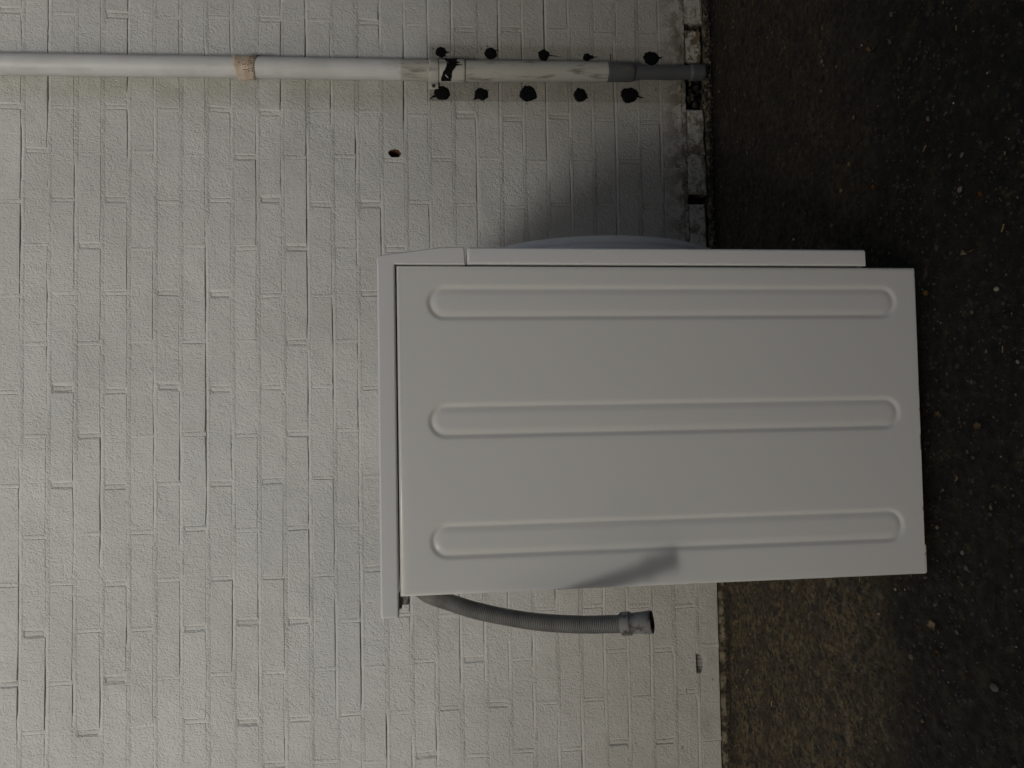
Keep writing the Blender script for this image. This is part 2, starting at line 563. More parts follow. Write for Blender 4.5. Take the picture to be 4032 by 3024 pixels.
def brick_mesh(outline, seed, ch=0.0008, deep=0.05, proud=0.0, tilt=(0, 0), hole=None, ends=(0, 0)):
    """outline: (x, z) list counter-clockwise seen from the front (-y), local to the brick's centre"""
    r = random.Random(seed)
    bm = bmesh.new()
    n = len(outline)
    hw_ = max(p[0] for p in outline) * 0.9
    cx = sum(p[0] for p in outline) / n
    cz = sum(p[1] for p in outline) / n

    def fy(x, z):
        return -proud + tilt[0] * x + tilt[1] * z

    back, mid_, front = [], [], []
    for i, (x, z) in enumerate(outline):
        pz = outline[i - 1]
        qz = outline[(i + 1) % n]
        ex, ez = qz[0] - pz[0], qz[1] - pz[1]
        L = math.hypot(ex, ez) or 1
        nx_, nz_ = -ez / L, ex / L              # inward normal for ccw
        jx, jz = r.uniform(-.0006, .0006), r.uniform(-.0006, .0006)
        back.append(bm.verts.new((x, deep, z)))
        # worn, paint-filled brick ends: a long soft slope down to an open head joint
        de = ends[0] if x < -hw_ else ends[1] if x > hw_ else 0.0
        mid_.append(bm.verts.new((x + jx, fy(x, z) + ch + de * 0.85, z + jz)))
        k = ch * r.uniform(0.8, 1.6) * 1.25
        kx = (1.9 * de * r.uniform(0.7, 1.3)) * (1 if x < 0 else -1)
        front.append(bm.verts.new((x + nx_ * k + jx + kx, fy(x, z), z + nz_ * k + jz)))
    for i in range(n):
        j = (i + 1) % n
        bm.faces.new((back[i], back[j], mid_[j], mid_[i]))
        bm.faces.new((mid_[i], mid_[j], front[j], front[i]))
    if hole is None:
        bm.faces.new(front)
    else:
        hx, hz, rx, rz = hole
        ring = []
        m_ = 18
        for k in range(m_):
            a = 2 * math.pi * k / m_
            f = r.uniform(0.90, 1.08)
            ring.append(bm.verts.new((hx + rx * f * math.cos(a), fy(hx, hz), hz + rz * f * math.sin(a))))
        e1 = [bm.edges.new((ring[k], ring[(k + 1) % m_])) for k in range(m_)]
        e2 = [bm.edges.get((front[i], front[(i + 1) % n])) for i in range(n)]
        res = bmesh.ops.triangle_fill(bm, edges=e1 + e2, use_beauty=True)
        r2 = [bm.verts.new((v.co.x * 0.97 + hx * 0.03, 0.003, v.co.z * 0.97 + hz * 0.03)) for v in ring]
        r3 = [bm.verts.new((v.co.x * 0.9 + hx * 0.1, 0.046, v.co.z * 0.9 + hz * 0.1)) for v in ring]
        for k in range(m_):
            j = (k + 1) % m_
            bm.faces.new((ring[k], ring[j], r2[j], r2[k]))
            f = bm.faces.new((r2[k], r2[j], r3[j], r3[k]))
            f.material_index = 1
        f = bm.faces.new(r3)
        f.material_index = 1
    bmesh.ops.recalc_face_normals(bm, faces=bm.faces)
    # recalc can flip an open shell: front must face -y
    bm.normal_update()
    big = max(bm.faces, key=lambda f: f.calc_area() * (abs(f.normal.y) > 0.9))
    if big.normal.y > 0:
        bmesh.ops.reverse_faces(bm, faces=bm.faces)
    return bm


def rect_outline(w, h, seed, wob=0.0009):
    r = random.Random(seed)
    q = lambda: r.uniform(-wob, wob) * (1.0 if wob > 0.002 else 1.25)
    a, b = w / 2, h / 2
    return [(-a + q(), -b + q()), (-a / 3 + q(), -b + q()), (a / 3 + q(), -b + q()), (a + q(), -b + q()),
            (a + q(), b + q()), (a / 3 + q(), b + q()), (-a / 3 + q(), b + q()), (-a + q(), b + q())]


def head_joints(m, xa, xb):
    """x of the head joints of course m"""
    ph = X0 if m % 2 == 0 else X0 + PER / 2
    k0 = math.floor((xa - ph) / PER) - 1
    k1 = math.ceil((xb - ph) / PER) + 1
    out = []
    for k in range(k0, k1 + 1):
        rr = random.Random((m + 60) * 977 + k)
        out.append(ph + k * PER + rr.uniform(-0.006, 0.006))
    return out


VIEW = (-1.01, 1.17, 1.86)       # part of the wall the picture shows


def joint_depth(m, x):
    rr = random.Random(m * 59 + int(round(x * 1000)))
    kind = rr.random()
    da = rr.choice((0.0001, 0.0002, 0.0004, 0.0009, 0.0020)) if kind < 0.6 else 0.0001
    if m > 1 and kind > 0.60:
        da = rr.uniform(0.0014, 0.0036)
    elif kind > 0.78:
        da = rr.uniform(0.0012, 0.003)
    return da


rest_bm = bmesh.new()
heads = []                        # (course, x)
HOLE = (0.6816, 0.8564)
CHIP = (-0.6775, 0.0720)
BOT_CUT = 0.5585                  # right of this the lowest course is bare and broken
n_ind = 0
for m in range(-15, 25):
    zb = Z0 + m * CR
    zt = Z0 + (m + 1) * CR - JH
    hj = head_joints(m, -3.0, 3.2)
    for i in range(len(hj) - 1):
        xa, xb = hj[i] + JV / 2, hj[i + 1] - JV / 2
        heads.append((m, hj[i]))
        if m == -15 and xb > 0.40:
            continue
        w, h = xb - xa, zt - zb
        cx, cz = (xa + xb) / 2, (zb + zt) / 2
        sd_ = m * 131 + i
        rr = random.Random(sd_)
        fade = rr.random()
        proud = rr.uniform(-0.0004, 0.0005) + (0.0012 if rr.random() < 0.10 else 0)
        tilt = (rr.uniform(-0.004, 0.004), rr.uniform(-0.012, 0.012))
        ol = rect_outline(w, h, sd_)
        hole = None
        if xa < HOLE[0] < xb and zb < HOLE[1] < zt:
            hole = (HOLE[0] - cx, HOLE[1] - cz, 0.0125, 0.0165)
        if m == -15 and xa < CHIP[0] < xb:
            c0 = CHIP[0] - cx
            t = h / 2
            ol = [(-w / 2, -t), (w / 2, -t), (w / 2, t), (c0 + 0.026, t), (c0 + 0.022, t - 0.0045), (c0 + 0.008, t - 0.0085),
                  (c0 - 0.010, t - 0.0080), (c0 - 0.022, t - 0.0042), (c0 - 0.026, t), (-w / 2, t)]
        bm = brick_mesh(ol, sd_, proud=proud, tilt=tilt, hole=hole, ends=(joint_depth(m, hj[i]), joint_depth(m, hj[i + 1])) if len(ol) == 8 else (0, 0))
        vis = xb > VIEW[0] and xa < VIEW[1] and zb < VIEW[2]
        if vis and not (m < -9 and -0.16 < xa and xb < 0.42 and hole is None):
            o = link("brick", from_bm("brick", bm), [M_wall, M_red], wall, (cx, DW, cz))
            if hole:
                o['label'] = "painted brick with a drilled hole through its face"
            n_ind += 1
        else:
            bmesh.ops.translate(bm, verts=bm.verts, vec=(cx, DW, cz))
            tmp = bpy.data.meshes.new("tmp")
            bm.to_mesh(tmp)
            bm.free()
            rest_bm.from_mesh(tmp)
            bpy.data.meshes.remove(tmp)
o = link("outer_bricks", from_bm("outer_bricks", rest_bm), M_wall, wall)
o['kind'] = 'stuff'
print("individual bricks:", n_ind)

# bare, flaking lowest course on the pipe side
zb, zt = 0.0135, 0.0672
for xa, xb, y, mt_, lab in ((0.300, 0.5585, 0.004, M_oldp, None), (0.585, 0.700, 0.003, M_oldp, None),
                            (0.701, 0.826, 0.0055, M_oldp, "cracked brick end with flaking white paint"),
                            (0.958, 1.047, 0.010, M_oldb, "bare tan brick in the lowest course"),
                            (1.066, 1.285, 0.004, M_oldp, None), (1.297, 1.53, 0.004, M_oldb, None)):
    w, h = xb - xa, zt - zb
    ol = rect_outline(w, h, int(xa * 999), 0.0036)
    o = link("brick", from_bm("brick", brick_mesh(ol, int(xa * 999), ch=0.004, deep=0.05, tilt=(random.uniform(-.01, .01), random.uniform(-.05, .05)))),
             [mt_, M_red], wall, ((xa + xb) / 2, DW + y, (zb + zt) / 2))
    if lab:
        o['label'] = lab

# joints: sloped bed strips with a ragged crack under each upper brick, and head-joint plugs
jV, jF, jG = [], [], []


def jrow(xs, prof):
    base = len(jV)
    npf = len(prof(xs[0]))
    for x in xs:
        for (yy, zz, gg) in prof(x):
            jV.append((x, yy, zz))
            jG.append(gg)
    for i in range(len(xs) - 1):
        for k in range(npf - 1):
            a = base + i * npf + k
            jF.append((a, a + npf, a + npf + 1, a + 1))


for m in range(-15, 25):
    zt = Z0 + (m + 1) * CR          # underside of the brick above
    zl = zt - JH                    # top of the brick below
    xs = list(np.arange(-3.0, 3.2, 0.011))
    if m == -15:
        xs = sorted([x for x in xs if abs(x - CHIP[0]) > 0.033] + list(np.arange(CHIP[0] - 0.030, CHIP[0] + 0.0301, 0.002)))

    def prof(x, m=m, zt_=zt, zl=zl):
        s1 = 1.1 * noise.noise((x * 2.6, m * 7.3, 0.0)) + 0.75 * noise.noise((x * 8.0, m * 3.1, 5.0))
        fine = noise.noise((x * 60, m * 5.7, 2.0))
        wv = 0.0011 * noise.noise((x * 5.0, m * 9.1, 8.0))
        zt = zt_ + wv
        open_ = max(0.0, s1 + (0.08 if m < 2 else -0.06) + 0.26 * fine)
        d = 0.0002 + (0.0075 if m < 2 else 0.0052) * min(open_, 0.8)
        wd = 0.0009 + 0.0013 * open_ + 0.0004 * fine
        y0 = DW + 0.0002 + 0.0006 * fine
        gr = min(1.0, open_ * 2.2) * (0.75 if m < 2 else 0.32)
        if m == -15 and x > BOT_CUT - 0.27:
            zt = zt_
            return [(DW + 0.001, zl - 0.002, 0.3), (DW + 0.003, zl + .002, 0.3), (DW + 0.0025, zt - 0.004, 0.2), (DW + 0.001, zt + 0.002, 0.2)]
        if m == -15 and abs(x - CHIP[0]) < 0.026:
            k = math.sqrt(max(0, 1 - ((x - CHIP[0]) / 0.026) ** 2))
            q_ = min(1.0, 1.3 * k)
            return [(DW + 0.001 + 0.013 * q_, zl - 0.008, 0.5 * q_), (DW + 0.001 + 0.018 * q_, zl, 0.5 * q_), (DW + 0.001 + 0.019 * q_, zt - 0.003, 0.75 * q_), (DW + 0.001 + 0.019 * q_, zt + 0.006, 0.8 * q_)]
        return [(DW + 0.003, zl - 0.004, 0.0), (y0, zl - 0.0002, 0.0), (y0 + 0.0004, zt - wd - 0.0006, 0.0),
                (y0 + d, zt - wd * 0.55, gr), (y0 + d + 0.001, zt + 0.004, gr)]
    jrow(xs, prof)
for m, x in heads:
    rr = random.Random(m * 59 + int(x * 1000))
    zb, zt = Z0 + m * CR, Z0 + (m + 1) * CR - JH
    if m == -15 and x > 0.40:
        continue
    da = joint_depth(m, x)
    db = da * rr.uniform(0.6, 1.0)
    hi_ = rr.uniform(0.0, 0.22) if da > 0.0012 else 0.0
    hw = JV / 2
    b = len(jV)
    for zz in (zb - 0.001, (zb + zt) / 2, zt + 0.001):
        w_ = rr.uniform(-0.0008, 0.0008)
        for xx, dd, gg in ((-hw - 0.003, da + 0.003, 0.0), (-hw, da, hi_), (0.0, (da + db) / 2, hi_ * 0.4), (hw, db, 0), (hw + 0.003, da + 0.003, 0)):
            jV.append((x + xx + w_, DW + dd + 0.0002, zz))
            jG.append(gg)
    for i in range(2):
        for k in range(4):
            a = b + i * 5 + k
            jF.append((a, a + 1, a + 6, a + 5))
jm = from_np("mortar", jV, jF, True)
ga = jm.attributes.new("grime", 'FLOAT', 'POINT')
ga.data.foreach_set("value", jG)
# make the strips face the yard
bmj = bmesh.new()
bmj.from_mesh(jm)
for f in bmj.faces:
    f.normal_update()
    if f.normal.y > 0:
        f.normal_flip()
bmj.to_mesh(jm)
bmj.free()
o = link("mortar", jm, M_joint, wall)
o['kind'] = 'stuff'
# gritty footing strip under the lowest course
fV, fF = [], []
xs = np.arange(-3.0, 3.2, 0.007)
rows = [(-0.004, -0.03), (0.000, 0.002), (0.003, 0.008), (0.010, 0.012), (0.03, 0.0145)]
for x in xs:
    for yy, zz in rows:
        k = noise.noise((x * 40, zz * 160, 9.0))
        k2 = noise.noise((x * 6, 0, 3.0))
        hgt = 1.0 if x < 0.4 else 0.55
        fV.append((x, DW + yy + 0.0045 * k + (0.004 * k2), zz * hgt + 0.0018 * k))
nr = len(rows)
for i in range(len(xs) - 1):
    for k in range(nr - 1):
        a = i * nr + k
        fF.append((a, a + nr, a + nr + 1, a + 1))
link("footing", from_np("footing", fV, fF, True), M_crumb, wall)

# ------------------------------------------------------------------ downpipe
PIPE_PTS = [(2.55, 0.858), (1.81, 0.8697), (1.22, 0.8820), (0.838, 0.8877), (0.72, 0.8883), (0.30, 0.8996), (0.145, 0.9016), (0.03, 0.9065)]
PIPE_Y = DW - 0.036


def pipe_x(z):
    for (z1, x1), (z2, x2) in zip(PIPE_PTS, PIPE_PTS[1:]):
        if z2 <= z <= z1:
            t = (z - z2) / (z1 - z2)
            return x2 + (x1 - x2) * t
    return PIPE_PTS[-1][1] if z < 1 else PIPE_PTS[0][1]


def pipe_piece(name, prof, m, parent, seg=40):
    path = [Vector((pipe_x(z), PIPE_Y, z)) for z, r in prof]
    V, F = tube_rings(path, [r for z, r in prof], seg)
    o = link(name, from_np(name, V, F, True), m, parent)
    return o


dp = empty("downpipe", (0.9, PIPE_Y, 0), "white plastic downpipe on the painted wall, ending in thinner dark grey pipe near the ground", "pipe")
pipe_piece("pipe", [(2.55, .0262)] + [(z, .0262) for z in (1.9, 1.5, 1.2, 1.0, 0.9, 0.80)] + [(0.7385, .0262)], M_pipe, dp)
sl = pipe_piece("sleeve", [(0.7395, .0262), (0.7392, .0280), (0.735, .0283), (0.678, .0283), (0.6722, .0280), (0.6718, .0262)], M_pipe, dp)
pipe_piece("lower_pipe", [(0.6740, .0262), (0.6, .0262), (0.5, .0260), (0.4, .0256), (0.2955, .0253)], M_pipe, dp)
pipe_piece("coupling", [(0.2975, .0240), (0.2970, .0248), (0.290, .0252), (0.236, .0248), (0.228, .0242), (0.222, .0225), (0.2195, .0185)], M_gpipe, dp)
pipe_piece("thin_pipe", [(0.2215, .0182), (0.06, .0182)], M_gpipe, dp)
pipe_piece("end_socket", [(0.069, .0182), (0.0685, .0205), (0.06, .0212), (0.036, .0212), (0.031, .0205), (0.027, .0185), (0.0245, .012), (0.024, .0005)], M_gpipe, dp)
# clip: band + foot with screw
bmc = bmesh.new()
cx_, cz_ = pipe_x(0.752), 0.7530
Vc, Fc = lathe([(-0.0125, 0.0264), (-0.0125, 0.0292), (-0.0105, 0.0298), (0.0105, 0.0298), (0.0125, 0.0292), (0.0125, 0.0264)], (cx_, PIPE_Y, cz_), (0, 0, 1), 40)
clip = link("pipe_clip", from_np("pipe_clip", Vc, Fc, True), M_pipe, dp)
bmf = bmesh.new()
box_bm(bmf, cx_ - 0.0345, cx_ - 0.006, DW - 0.0075, DW + 0.002, cz_ - 0.0120, cz_ + 0.0120, 0.0015, 2)
link("clip_foot", from_bm("clip_foot", bmf, True), M_pipe, clip)
Vs, Fs = lathe([(0, 0.0001), (0, 0.0042), (0.0022, 0.0048), (0.003, 0.003), (0.003, 0.0001)], (cx_ - 0.0285, DW - 0.0075, cz_ + 0.001), (0, -1, 0), 14)
link("screw", from_np("screw", Vs, Fs, True), M_screw, clip)


# black glue smeared over the sleeve (part of the pipe now)
def smear():
    bm = bmesh.new()
    q = [(.0265, .7316), (.0265, .6913), (.019, .6935), (.0135, .6960), (.009, .6945), (.0065, .6860), (.0052, .6960), (.0035, .6975), (.0022, .6800), (.0006, .6965), (-.003, .6990),
         (-.0085, .7062), (-.013, .7080), (-.018, .7075), (-.0225, .7100), (-.0265, .7092), (-.0265, .7347), (-.021, .7350), (-.016, .7322), (-.010, .7295), (-.0045, .7240), (.000, .7212), (.005, .7198),
         (.0095, .7212), (.013, .7205), (.017, .7258), (.022, .7300)]
    pts = [(a, z - 0.7265) for a, z in q]
    # polygon in (arc offset, z) wrapped round the sleeve; thickness outwards
    zc = 0.7265
    rad0, rad1 = 0.0276, 0.0302
    n = len(pts)
    inner, outer = [], []
    for a, z in pts:
        th = max(-1.45, min(1.45, a / 0.0285 * 1.45))
        x = pipe_x(zc + z)
        inner.append(bm.verts.new((x + math.sin(th) * rad0, PIPE_Y - math.cos(th) * rad0, zc + z)))
        outer.append(bm.verts.new((x + math.sin(th) * rad1, PIPE_Y - math.cos(th) * rad1, zc + z)))
    for i in range(n):
        j = (i + 1) % n
        bm.faces.new((inner[i], inner[j], outer[j], outer[i]))
    ed = [bm.edges.get((outer[i], outer[(i + 1) % n])) for i in range(n)]
    bmesh.ops.triangle_fill(bm, edges=ed, use_beauty=True)
    bmesh.ops.subdivide_edges(bm, edges=list(bm.edges), cuts=2, use_grid_fill=True)
    for v in bm.verts:              # keep it hugging the cylinder
        x = pipe_x(v.co.z)
        d = Vector((v.co.x - x, v.co.y - PIPE_Y))
        r = rad1 + 0.0012 * noise.noise((v.co.x * 160, v.co.y * 160, v.co.z * 160))
        if d.length > 1e-6 and d.length < rad1 + 0.001 and d.length < rad0 - 0.0002 or d.length > rad0 + 0.001:
            d = d.normalized() * r
            v.co.x, v.co.y = x + d.x, PIPE_Y + d.y
    bmesh.ops.recalc_face_normals(bm, faces=bm.faces)
    return from_bm("glue_smear", bm, True)


link("glue_smear", smear(), M_tar, dp)

# tape wrapped round the pipe
tape_root = empty("paper_tape", (0.8815, PIPE_Y, 1.22), "tan printed sticky tape wrapped around the white downpipe", "tape")


def tape_pt(th, v, off=0.0):
    """th: angle from the front (+ = world right), v: 0 top .. 1 bottom"""
    t = th / 1.7
    ztop = 1.2495 - 0.0055 * t * t + 0.004 * max(0, t) - 0.003 * max(0, -t)
    zbot = 1.1995 - 0.0135 * max(0.0, t) + 0.002 * max(0, -t)
    z = ztop + (zbot - ztop) * v
    r = 0.0278 + 0.0016 * max(0, 1 - v * 4) + 0.0005 * noise.noise((th * 3, v * 4, 0)) + off
    x = pipe_x(z) + math.sin(th) * r
    y = PIPE_Y - math.cos(th) * r
    return Vector((x, y, z))


tV, tF = [], []
nu, nv = 44, 12
ths = [-1.75 + 3.5 * i / (nu - 1) for i in range(nu)]
for th in ths:
    for j in range(nv):
        tV.append(tape_pt(th, j / (nv - 1))[:])
for i in range(nu - 1):
    for j in range(nv - 1):
        a = i * nv + j
        tF.append((a, a + 1, a + nv + 1, a + nv))
tm = from_np("tape_band", tV, tF, True)
to = link("tape_band", tm, M_tape, tape_root)
so = to.modifiers.new("thickness", 'SOLIDIFY')
so.thickness = 0.0004
so.offset = 1
# loose end standing off to the left of the pipe
lV, lF = [], []
for i in range(8):
    t = i / 7
    p0 = tape_pt(-1.25, 0.0)
    for j in range(10):
        v = j / 9
        p = tape_pt(-1.30, 0.04 + 0.86 * v)
        wav = 0.5 + 0.5 * math.sin(v * 5.2 + 0.6)
        lift = 0.010 * t * (0.35 + 0.65 * wav * (0.6 + 0.4 * v))
        lV.append((p.x - lift, p.y + 0.012 * t - 0.004 * t * v, p.z + 0.003 * t * (0.5 - v)))
for i in range(7):
    for j in range(9):
        a = i * 10 + j
        lF.append((a, a + 1, a + 11, a + 10))
lo = link("loose_end", from_np("loose_end", lV, lF, True), M_tape, tape_root)
so = lo.modifiers.new("thickness", 'SOLIDIFY')
so.thickness = 0.0004


def tape_text(txt, size, th0, th1, v, bold=0.0):
    cu = bpy.data.curves.new("print", 'FONT')
    cu.body = txt
    cu.size = 1.0
    cu.offset = bold
    ob = bpy.data.objects.new("print", cu)
    COL.objects.link(ob)
    me = bpy.data.meshes.new_from_object(ob.evaluated_get(bpy.context.evaluated_depsgraph_get()))
    bpy.data.objects.remove(ob)
    bm = bmesh.new()
    bm.from_mesh(me)
    bmesh.ops.subdivide_edges(bm, edges=[e for e in bm.edges if e.calc_length() > 0.25], cuts=2)
    xs_ = [q.co.x for q in bm.verts]
    w = max(xs_) - min(xs_)
    for q in bm.verts:
        t = (q.co.x - min(xs_)) / w
        th = th0 + (th1 - th0) * t
        q.co = tape_pt(th, v - q.co.y * size, 0.0007)
    bm.to_mesh(me)
    bm.free()
    return me


bpy.context.view_layer.update()
pr = link("print", tape_text("22/769", 0.34, -0.85, 0.22, 0.93, 0.02), M_ink, tape_root)
pr = link("print", tape_text("-J-L'", 0.30, -0.95, 0.20, 0.64), M_ink, tape_root)
pr = link("print", tape_text("r.", 0.20, -0.1, 0.4, 0.34), M_ink, tape_root)
pr = link("print", tape_text("28 41", 0.34, 0.30, 1.15, 0.95, 0.02), M_ink, tape_root)

# ------------------------------------------------------------------ black glue dabs
GLUE = "black glue dabs beside the downpipe"
dabs = [  # x, z, radius, stretch(z), tail length (down +), tail angle, label
    (0.9549, 0.7336, .0128, 1.0, .010, 0.00, "round black glue dab above the pipe clip, topmost in the row away from the machine"),
    (0.9550, 0.6011, .0150, 1.0, .008, 0.55, "round black glue dab, second below the clip in the row away from the machine"),
    (0.9558, 0.4586, .0138, 1.0, .034, -0.03, "black glue dab with the longest tail, middle of the row away from the machine"),
    (0.9547, 0.3409, .0096, 1.0, .022, 0.10, "smallest black glue dab, beside the red mark"),
    (0.9576, 0.1624, .0180, 1.1, .017, 0.15, "large black glue dab beside the thin dark grey pipe, nearest the ground"),
    (0.8440, 0.7315, .0172, 1.15, -.020, -0.40, "black glue dab with a beak-like spur, just below the pipe clip's screw"),
    (0.8446, 0.6270, .0150, 1.15, -.014, -0.55, "pointed black glue dab, second below the clip in the row on the machine's side"),
    (0.8493, 0.5025, .0195, 1.1, -.006, -0.25, "big round black glue dab, in the middle of the row on the machine's side"),
    (0.8501, 0.3606, .0165, 1.0, .006, -0.25, "round black glue dab, fourth below the clip in the row on the machine's side"),
    (0.8541, 0.2251, .0200, 1.15, .020, -0.12, "largest black glue dab, beside the grey pipe coupling"),
]
for i, (x, z, r, st, tail, ta, lab) in enumerate(dabs):
    rr = random.Random(i + 40)
    n = 48
    bm = bmesh.new()
    rings = []
    r *= 1.07
    for fr, yy in ((1.0, 0.0015), (0.985, -0.0022), (0.86, -0.0045), (0.55, -0.0055)):
        ring = []
        for k in range(n):
            a = 2 * math.pi * k / n
            f = 1 + 0.16 * noise.noise((math.cos(a) * 1.3 + i * 3, math.sin(a) * 1.3, 1)) + 0.13 * noise.noise((math.cos(a) * 5 + i, math.sin(a) * 5, 2)) + 0.10 * noise.noise((math.cos(a) * 14 + i, math.sin(a) * 14, 7))
            q = r * f * fr
            dx, dz = q * math.cos(a), q * math.sin(a) * st
            ring.append(bm.verts.new((x + dx, DW + yy + (0.0012 * noise.noise((dx * 200, dz * 200, i)) if fr < 0.99 else 0), z + dz)))
        rings.append(ring)
    for a_, b_ in zip(rings, rings[1:]):
        for k in range(n):
            j = (k + 1) % n
            bm.faces.new((a_[k], a_[j], b_[j], b_[k]))
    c = bm.verts.new((x, DW - 0.006, z))
    for k in range(n):
        bm.faces.new((rings[-1][k], rings[-1][(k + 1) % n], c))
    # drawn-out tail
    sgn = -1 if tail > 0 else 1
    L = abs(tail)
    dirv = Vector((math.sin(ta), 0, sgn * math.cos(ta)))
    sidev = Vector((dirv.z, 0, -dirv.x))
    st0 = Vector((x, DW, z)) + dirv * r * 0.75
    strip = []
    for t in (0, 0.3, 0.6, 0.85, 1.0):
        wd = (0.0075 if tail < 0 else 0.0042) * (1 - t) ** (0.8 if tail < 0 else 0.55) + 0.0003
        wgl = sidev * (0.0022 * math.sin(t * 7 + i) * t)
        p = st0 + dirv * (L + r * 0.25 * st) * t + wgl
        strip.append([bm.verts.new(p + sidev * wd + Vector((0, 0.001, 0))), bm.verts.new(p + Vector((0, -0.0026 * (1 - t * .6), 0))), bm.verts.new(p - sidev * wd + Vector((0, 0.001, 0)))])
    for a_, b_ in zip(strip, strip[1:]):
        bm.faces.new((a_[0], b_[0], b_[1], a_[1]))
        bm.faces.new((a_[1], b_[1], b_[2], a_[2]))
    for _ in range(5):
        aa, rd = rr.uniform(0, 6.28), r * rr.uniform(1.15, 1.9)
        sx, sz_, ss_ = x + rd * math.cos(aa) * 0.7, z + rd * math.sin(aa) * 1.2, rr.uniform(.0006, .0017)
        ring = [bm.verts.new((sx + ss_ * rr.uniform(.6, 1.3) * math.cos(k * 1.047), DW - 0.0003, sz_ + ss_ * 1.6 * rr.uniform(.6, 1.3) * math.sin(k * 1.047))) for k in range(6)]
        top = bm.verts.new((sx, DW - 0.0016, sz_))
        for k in range(6):
            bm.faces.new((ring[k], ring[(k + 1) % 6], top))
    bmesh.ops.recalc_face_normals(bm, faces=bm.faces)
    o = link("glue_dab", from_bm("glue_dab", bm, True), M_tar)
    tag(o, lab, "glue dab", GLUE)

bm = bmesh.new()
box_bm(bm, -.0095, .0095, -.0016, .002, -.0012, .0012, 0.0006, 1)
o = link("paint_mark", from_bm("paint_mark", bm), M_redmark, None, (0.9575, DW, 0.2745))
tag(o, "small red paint streak on the white wall beside the grey pipe coupling", "paint mark")

# ------------------------------------------------------------------ washing machine
XF, XB = 0.2183, -0.26506
YB = DM + 0.595
mach = empty("washing_machine", (-0.02, DM + 0.3, 0.0), "white washing machine standing sideways before the painted wall, its drain hose hanging loose", "washing machine")

bm = bmesh.new()
box_bm(bm, XB + 0.004, XF - 0.003, DM + 0.010, YB - 0.010, 0.020, 0.822)
link("body", from_bm("body", bm), M_shell, mach)


def stadium(cx, hw, z0, z1, off, n=14):
    """ccw outline seen from the front: centre x, half width, end z's, inset off"""
    r = hw - off
    a0, a1 = z0 + hw, z1 - hw
    out = []
    for k in range(n + 1):
        a = math.pi * k / n
        out.append((cx + r * math.cos(a), a1 + r * math.sin(a)))
    for k in range(n + 1):
        a = math.pi + math.pi * k / n
        out.append((cx + r * math.cos(a), a0 + r * math.sin(a)))
    return out


def side_panel(y_out, sgn):
    """pressed steel side: flat face with three stadium-shaped pressed grooves and folded edges; sgn=+1 faces -y"""
    bm = bmesh.new()
    z0, z1 = 0.008, 0.8246
    x0, x1 = XB, XF
    R = 0.0055

    def V(x, d, z):
        return bm.verts.new((x, y_out + sgn * d, z))
    loops = []
    # folded rim: (inset, depth)
    rim = [(0.0, 0.016), (0.0, R), (R * 0.12, R * 0.5), (R * 0.4, R * 0.16), (R, 0.0), (R + 0.004, 0.0)]
    for ins, d in rim:
        tf = 1.9 if ins > 0 else 1.0         # softer roll along the top edge
        lp = []
        for x, z in ((x0 + ins, z0 + ins * 0.6), (x1 - ins * 0.7, z0 + ins * 0.6), (x1 - ins * 0.7, z1 - ins * tf), (x0 + ins, z1 - ins * tf)):
            lp.append(V(x, d, z))
        loops.append(lp)
    for a, b in zip(loops, loops[1:]):
        for k in range(4):
            j = (k + 1) % 4
            bm.faces.new((a[k], a[j], b[j], b[k]))
    edges = [bm.edges.get((loops[-1][k], loops[-1][(k + 1) % 4])) for k in range(4)]
    depth = 0.0028
    prof = [(-0.005, 0.0), (0.0, 0.0), (0.0025, 0.15), (0.0048, 0.62), (0.0070, 0.98), (0.0082, 1.0), (0.0095, 0.95), (0.0125, 0.62), (0.0160, 0.34), (0.0190, 0.30), (0.0220, 0.30)]
    for cx, hw in ((0.1632, 0.0282), (-0.0115, 0.0282), (-0.1870, 0.0287)):
        rings = []
        for off, k in prof:
            rings.append([V(x, depth * k, z) for x, z in stadium(cx, hw, 0.0395, 0.7830, off)])
        n = len(rings[0])
        for a, b in zip(rings, rings[1:]):
            for k in range(n):
                j = (k + 1) % n
                bm.faces.new((a[k], a[j], b[j], b[k]))
        edges += [bm.edges.get((rings[0][k], rings[0][(k + 1) % n])) for k in range(n)]
        bm.faces.new(rings[-1])
    bmesh.ops.triangle_fill(bm, edges=edges, use_beauty=True)
    bmesh.ops.recalc_face_normals(bm, faces=bm.faces)
    bm.normal_update()
    big = max(bm.faces, key=lambda f: f.calc_area() * (abs(f.normal.y) > 0.9))
    if big.normal.y * sgn > 0:
        bmesh.ops.reverse_faces(bm, faces=bm.faces)
    return from_bm("side_panel", bm, True)


wn(link("side_panel", side_panel(DM, 1), M_enam, mach))
wn(link("side_panel", side_panel(YB, -1), M_enam, mach))
bm = bmesh.new()
box_bm(bm, XB - 0.0005, XB + 0.003, DM + 0.012, YB - 0.012, 0.03, 0.818, 0.001, 1)
box_bm(bm, XB - 0.0022, XB + 0.001, DM + 0.020, YB - 0.020, 0.285, 0.345, 0.0012, 2)
box_bm(bm, XB - 0.0022, XB + 0.001, DM + 0.020, YB - 0.020, 0.165, 0.205, 0.0012, 2)
link("back_panel", from_bm("back_panel", bm), M_enam, mach)
bm = bmesh.new()
box_bm(bm, XB + 0.001, XB + 0.045, DM + 0.0045, DM + 0.030, 0.0038, 0.0085, 0.001, 1)
link("base_tab", from_bm("base_tab", bm), M_enam, mach)
for fx in (XB + 0.03, XF - 0.03):
    for fy_ in (DM + 0.055, YB - 0.05):
        Vf, Ff = lathe([(0.0, 0.0), (0.0, 0.017), (0.008, 0.018), (0.009, 0.008), (0.026, 0.008)], (fx, fy_, -0.0015), (0, 0, 1), 16)
        link("foot", from_np("foot", Vf, Ff, True), M_shadowgap, mach)

